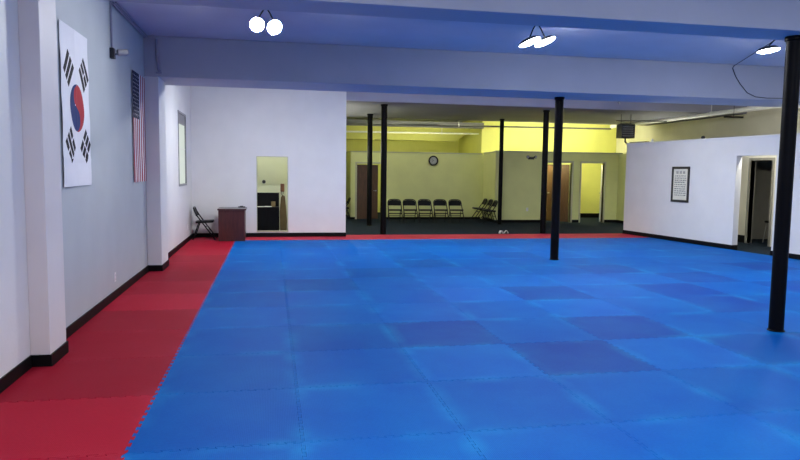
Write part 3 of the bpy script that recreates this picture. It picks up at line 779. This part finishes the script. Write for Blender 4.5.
# emergency light
t = thing('emergency_light', 'black twin head emergency light high on the partition', 'emergency light', (9.30, 17.0, 2.13))
MB().box(-.10, .10, -.05, 0, -.045, .035).build('housing', 'black_plastic', parent=t, bevel=.008)
for s in (-1, 1):
    m = MB(); m.T = Matrix.Translation((s*.12, -.05, .035)) @ Matrix.Rotation(s*.5, 4, 'Z'); m.lathe([(.025, .03), (.05, -.03), (.05, -.045)], 16, axis='Y')
    m.tube([(0, 0, 0), (-s*.03, .02, -.03)], .012, 8); h = m.build('lamp_head', 'black_plastic', parent=t, smooth=True)
    k = MB(); k.T = m.T; k.lathe([(.043, -.0455), (.035, -.05)], 16, axis='Y'); k.build('lens', 'clock_face', parent=h, smooth=True)
# framed text on the right wall
ps = (12.80-10.65)/abs(U.y)
t = thing('framed_scroll', 'tall black framed page of text on the right wall', 'picture', tuple(RW @ Vector((ps, 0, 1.40))))
t.rotation_euler = (0, 0, math.atan2(U.y, U.x))
Wf, Hf = .30, .43
fr = MB()
for a in ((-Wf, -Wf+.055, -Hf, Hf), (Wf-.055, Wf, -Hf, Hf), (-Wf+.055, Wf-.055, -Hf, -Hf+.055), (-Wf+.055, Wf-.055, Hf-.055, Hf)): fr.box(a[0], a[1], -.028, -.001, a[2], a[3])
fr.build('frame', 'black_plastic', parent=t, bevel=.004)
m = MB().box(-Wf+.05, Wf-.05, -.012, -.006, -Hf+.05, Hf-.05); m.cur = 1
def bar(x0, x1, z0, z1): m.box(x0, x1, -.0135, -.0115, z0, z1)
for gx in (-.115, 0, .115):     # three large title characters
    bar(gx-.035, gx+.03, .30, .309); bar(gx-.03, gx-.02, .262, .325); bar(gx-.035, gx+.035, .262, .270); bar(gx+.015, gx+.024, .262, .33); bar(gx-.012, gx+.008, .28, .288)
rng = random.Random(3)
for k in range(10):
    z = .205-k*.052; x = -.20
    lines = 1 if k % 2 else .9
    while x < .20*lines:
        L = rng.uniform(.025, .085)
        if x+L > .215: break
        xx = x
        while xx < x+L-.006:
            bar(xx, xx+.0055, z-rng.choice((.008, .011, .015)), z+rng.choice((.008, .013))); bar(xx, xx+.010, z-.002, z+.003); xx += .0125
        x += L+.02
m.build('page', ['paper', 'ink'], parent=t)

# ------------------------------------------------------------------ shoes
def shoe(x, y, rz, label):
    t = thing('shoe', label, 'shoe', (x, y, FZ+.001), rz, 'pair of sandals at the edge of the mats')
    def loft(name, prof, mm):
        m = MB(); rings = []
        for (yy, hw, zb, zt) in prof:
            rings.append([m.vv((hw*math.cos(a), yy, zb+(zt-zb)*(.5+.5*math.sin(a)))) for a in [2*PI*k/14 for k in range(14)]])
        for i in range(len(rings)-1):
            for k in range(14): l = (k+1) % 14; m.face((rings[i][k], rings[i][l], rings[i+1][l], rings[i+1][k]))
        m.face(rings[0][::-1]); m.face(rings[-1]); return m.build(name, mm, parent=t, smooth=True)
    loft('sole', [(-.13, .025, 0, .025), (-.10, .042, 0, .03), (-.02, .036, 0, .03), (.05, .046, 0, .03), (.10, .042, 0, .028), (.13, .02, 0, .025)], 'black_vinyl')
    # open slide: a white band arching over the foot bed
    m = MB(); n = 14; g = []
    for i in range(n+1):
        a = PI*i/n
        g.append([m.vv((r*math.cos(a)*.052, yy, .022+r*math.sin(a)*.075)) for r, yy in ((1, -.04), (1, .06), (.86, .06), (.86, -.04))])
    for i in range(n):
        for k in range(4): l = (k+1) % 4; m.face((g[i][k], g[i][l], g[i+1][l], g[i+1][k]))
    m.face(g[0][::-1]); m.face(g[-1]); m.build('strap', 'white_plastic', parent=t, smooth=True)
shoe(6.88, 12.97, math.radians(8), 'black slide sandal with white strap, left one of the pair behind the far red strip')
shoe(7.03, 12.99, math.radians(-14), 'black slide sandal with white strap, right one of the pair behind the far red strip')

# ------------------------------------------------------------------ overhead services
def pipe(pts, r, mt, label, hangers=()):
    t = thing('ceiling_pipe', label, 'pipe', pts[0])
    MB().tube([Vector(p)-Vector(pts[0]) for p in pts], r, 12).build('run', mt, parent=t, smooth=True)
    for h in hangers:
        m = MB(); m.tube([(h[0], h[1], h[2]), (h[0], h[1], h[3])], .012, 8)
        m.lathe([(r+.012, -.015), (r+.012, .015)], 14, (h[0], h[1], h[2]), 'Y' if abs(pts[0][0]-pts[-1][0]) < 1 else 'X')
        m.build('hanger', 'white_trim', parent=t, world=True, smooth=True)
    return t
pipe([(12.6, 17.8, 3.30), (12.6, 8.7, 3.30)], .062, 'pipe_paint', 'long pale pipe running back above the right wall', [(12.6, 12.4, 3.30, CZ), (12.6, 9.6, 3.30, CZ)])
pipe([(2.62, 17.75, 3.16), (12.55, 17.75, 3.22)], .030, 'dark_pipe', 'dark pipe crossing in front of the bright yellow wall', [(7.0, 17.75, 3.19, CZ)])
pipe([(2.62, 19.8, 3.02), (8.36, 19.8, 3.06)], .032, 'pipe_paint', 'pale pipe crossing above the clock wall', [(6.95, 19.8, 3.05, CZ)])
pipe([(10.9, 14.4, 3.22), (12.55, 14.4, 3.24)], .018, 'dark_pipe', 'short thin pipe between the unit heater and the long pipe')
# unit heater
t = thing('unit_heater', 'louvred unit heater hanging above the end of the right wall', 'heater', (10.70, 13.5, 2.65))
m = MB(); w2, d2, h2 = .20, .16, .40
m.box(-w2, w2, -d2, d2, 0, .03); m.box(-w2, w2, -d2, d2, h2-.03, h2); m.box(-w2, -w2+.03, -d2, d2, .03, h2-.03); m.box(w2-.03, w2, -d2, d2, .03, h2-.03); m.box(-w2+.03, w2-.03, d2-.02, d2, .03, h2-.03)
m.build('casing', 'heater_grey', parent=t, bevel=.008)
for k in range(5):
    m = MB(); m.T = Matrix.Translation((0, -d2+.03, .065+k*.063)) @ Matrix.Rotation(math.radians(-38), 4, 'X'); m.box(-w2+.032, w2-.032, -.03, .03, -.004, .004); m.build('louvre', 'galvanised', parent=t)
MB().box(-w2+.04, w2-.04, .03, .06, .04, h2-.04).build('coil', 'black_metal', parent=t)
for s in (-1, 1):
    MB().tube([(s*.15, 0, h2), (s*.15, 0, 3.33-2.65)], .007, 8).build('hanger_rod', 'black_metal', parent=t, smooth=True)
m = MB(); m.tube([(0, 0, .0), (0, 0, -.10), (.05, 0, -.14), (.05, 0, -.17)], .022, 10); m.build('drain_pipe', 'black_metal', parent=t, smooth=True)
# things on the partition top
m = MB(); m.T = RW; m.box(.05, .75, .04, .14, 2.476, 2.50); m.build('flat_bar', 'black_metal', bevel=.004, label='flat black bar lying on top of the right wall below the heater', cat='bar')
m = MB(); m.T = RW @ Matrix.Translation((.95, .07, 2.476)); m.lathe([(.035, 0), (.04, .03), (.02, .07), (.01, .08)], 16)
m.build('sensor', 'white_plastic', smooth=True, label='small pale knob standing on the right wall top near the heater', cat='sensor')
m = MB(); m.T = RW @ Matrix.Translation((2.75, .07, 2.476)); m.lathe([(.03, 0), (.045, .02), (.045, .05), (.02, .07)], 16)
m.build('sensor', 'black_plastic', smooth=True, label='small black knob standing on the right wall top halfway along', cat='sensor')
MB().box(12.0, 12.5, 11.0, 11.08, 3.08, 3.12).build('bracket', 'black_metal', loc=None, label='short black bracket below the long pale pipe', cat='bracket')
MB().tube([(12.25, 11.04, 3.12), (12.25, 11.04, CZ)], .006, 6).build('hanger_rod', 'black_metal', label='thin rod holding the short black bracket', cat='rod')
t = thing('sprinkler', 'small sprinkler head on the beam face above the yellow wall', 'sprinkler', (9.85, 12.409, 3.52))
MB().lathe([(.035, 0), (.035, -.008)], 16, axis='Y').build('escutcheon', 'grey_metal', parent=t); MB().tube([(0, -.008, 0), (0, -.05, 0), (0, -.06, -.05)], .012, 8).build('nozzle', 'galvanised', parent=t, smooth=True)

# ------------------------------------------------------------------ office behind the opening
t = thing('office_desk', 'black office desk with a raised back shelf seen through the opening', 'desk', (.55, 13.5, FZ))
MB().box(-.45, .46, -.30, .30, .66, .70).build('desktop', 'desk_black', parent=t, bevel=.004)
MB().box(-.45, .46, -.27, -.25, .0, .66).build('front_panel', 'desk_black', parent=t)
for s in (-.45, .43): MB().box(s, s+.03, -.25, .30, 0, .66).build('side_panel', 'desk_black', parent=t)
MB().box(-.45, .46, .16, .30, .70, 1.05).build('shelf', 'desk_black', parent=t, bevel=.004)
def paper(x, y, rz, z, label):
    m = MB(); m.box(-.105, .105, -.148, .148, 0, .004); m.build('paper_sheet', 'flag_white', loc=(x, y, z), rot=(0, 0, rz), label=label, cat='paper', group='papers on the office desk')
paper(.55, 13.38, .3, .682, 'white paper lying leftmost on the black office desk')
paper(.72, 13.37, -.2, .687, 'white paper lying in the middle of the black office desk')
m = MB(); m.box(-.045, .045, -.04, .04, 0, .13); m.box(-.045, .0, -.042, -.04, .09, .13)
m.build('small_box', 'cardboard', loc=(.86, 13.42, .682), rot=(0, 0, .3), bevel=.003, label='small brown cardboard box on the black office desk', cat='box')
t = thing('wall_phone', 'dark red wall telephone with hanging handset in the office', 'telephone', (1.10, 14.0, 1.05))
MB().box(-.05, .05, -.045, 0, 0, .21).build('phone_base', 'phone_red', parent=t, bevel=.01)
MB().tube([(-.02, -.06, .20), (-.02, -.085, .17), (-.02, -.085, .06), (-.02, -.06, .03)], [.022, .015, .015, .022], 10).build('handset', 'phone_red', parent=t, smooth=True)
MB().tube([(-.02, -.07, .03), (-.03, -.06, -.06), (0, -.05, -.10), (.02, -.04, -.04), (.02, -.03, .0)], .006, 8).build('phone_cord', 'black_plastic', parent=t, smooth=True)
t = thing('thermostat', 'small round dark thermostat on the office wall', 'thermostat', (.62, 14.0, 1.31)); MB().lathe([(.04, 0), (.04, -.018), (.03, -.03)], 20, axis='Y').build('thermostat_dial', 'black_plastic', parent=t, smooth=True); MB().lathe([(.05, 0), (.05, -.004)], 20, axis='Y').build('backplate', 'grey_metal', parent=t)
m = MB(); prof = [(-.07, 0), (.085, 0), (.10, .35), (.075, .75), (.05, .98), (-.01, 1.02), (-.05, .95), (-.08, .6)]
m.T = Matrix.Translation((1.10, 13.15, FZ)) @ Matrix(((1,0,0,0),(0,0,1,0),(0,1,0,0),(0,0,0,1)))
m.prism(prof, -.02, .02)
m.build('leaning_board', 'brown_jacket', bevel=.01, label='tan brown shaped board standing beside the black office desk', cat='board')
# ceiling lamp for the office
t = thing('dome_lamp', 'round ceiling lamp inside the office', 'ceiling light', (.9, 13.25, CZ))
emit('office_glow', (1, 1, .84), 125)
MB().lathe([(.16, 0), (.16, -.02)], 24).build('lamp_plate', 'white_plastic', parent=t); MB().lathe([(.15, -.021), (.14, -.05), (.09, -.08), (.02, -.09)], 24).build('lamp_shade', 'office_glow', parent=t, smooth=True)
emit('fill_tube_glow', (1.0, 1.0, .88), 120)
def added_fill_tube(x, y, z, rz, label):  # unseen tubes added as fill for the partitions and clock wall
    t = thing('tube_light', label, 'wall light', (x, y, z), rz, 'added unseen fill tubes of the waiting area')
    MB().box(-.7, .7, -.03, .0, -.03, .03).build('housing', 'white_plastic', parent=t, bevel=.004)
    MB().tube([(-.67, .028, 0), (.67, .028, 0)], .018, 12).build('tube', 'fill_tube_glow', parent=t, smooth=True)
added_fill_tube(2.651, 14.2, 2.25, -PI/2, 'added fill tube on the waiting area side of the office wall, nearer one')
added_fill_tube(2.651, 16.2, 2.25, -PI/2, 'added fill tube on the waiting area side of the office wall, farther one')
added_fill_tube(12.449, 14.3, 2.1, PI/2, 'added fill tube behind the right wall in the waiting area')
# corridor lamps behind the right wall, below its top edge
def corridor_lamp(s0, s1, label):
    L = s1-s0; p = RW @ Vector(((s0+s1)/2, .17, 2.22))
    t = thing('tube_light', label, 'wall light', p, math.atan2(U.y, U.x), 'fluorescent tube lights behind the partitions')
    MB().box(-L/2, L/2, .0, .03, -.03, .03).build('housing', 'white_plastic', parent=t, bevel=.004)
    MB().tube([(-L/2+.03, .05, .02), (L/2-.03, .05, .02)], .018, 12).build('tube', 'tube_glow_corridor', parent=t, smooth=True)
corridor_lamp(3.3, 4.6, 'tube light behind the right wall above the doorway'); corridor_lamp(6.3, 7.7, 'tube light behind the right wall beyond the picture edge')
# closet: stool and hanging strip
t = thing('stool', 'small metal legged stool in the dark side room', 'stool', (12.95, 10.35, FZ))
MB().lathe([(.15, .50), (.16, .51), (.16, .54), (.14, .55)], 24).build('seat', 'black_vinyl', parent=t, smooth=True)
for k in range(4):
    a = k*PI/2+PI/4; MB().tube([(.11*math.cos(a), .11*math.sin(a), .50), (.17*math.cos(a), .17*math.sin(a), .0)], .011, 8).build('leg', 'galvanised', parent=t, smooth=True)
t = thing('belt', 'long black belt hanging in the dark side room', 'belt', (13.62, 11.02, 1.22)); MB().box(-.012, .012, -.05, .05, 0, .72).build('strap', 'flag_black', parent=t, bevel=.004); MB().tube([(.01, 0, .72), (-.03, 0, .72), (-.03, 0, .75)], .006, 8).build('hook', 'grey_metal', parent=t, smooth=True)

# ------------------------------------------------------------------ camera, world, render look
cam = bpy.data.cameras.new('camera'); co = bpy.data.objects.new('camera', cam); COL.objects.link(co)
Rm = [[0.9816392442257328, 0.19070540414628437, 0.003980329802231787], [-0.1903046781708979, 0.9777298506213232, 0.08847863397609478], [0.012981666387762636, -0.08761157476844667, 0.9960701221823641]]
M = Matrix.Identity(4)
for i in range(3):
    M[i][0] = Rm[i][0]; M[i][1] = Rm[i][2]; M[i][2] = -Rm[i][1]
M.translation = (0.825218567, -3.83894323, 1.61135309)
co.matrix_world = M
cam.sensor_width = 36; cam.lens = 658.93/800*36; cam.clip_start = .05; cam.clip_end = 100
scn.camera = co
wd = bpy.data.worlds.new('world'); scn.world = wd; wd.use_nodes = True
wd.node_tree.nodes['Background'].inputs[0].default_value = (.5, .55, .7, 1); wd.node_tree.nodes['Background'].inputs[1].default_value = .02
scn.view_settings.view_transform = 'Standard'; scn.view_settings.look = 'None'; scn.view_settings.gamma = 1; scn.view_settings.exposure = 0
scn.view_settings.use_curve_mapping = False
cy = scn.cycles
cy.max_bounces = 10; cy.diffuse_bounces = 6; cy.glossy_bounces = 3; cy.use_denoising = True; cy.sample_clamp_indirect = 6; cy.caustics_reflective = False; cy.caustics_refractive = False
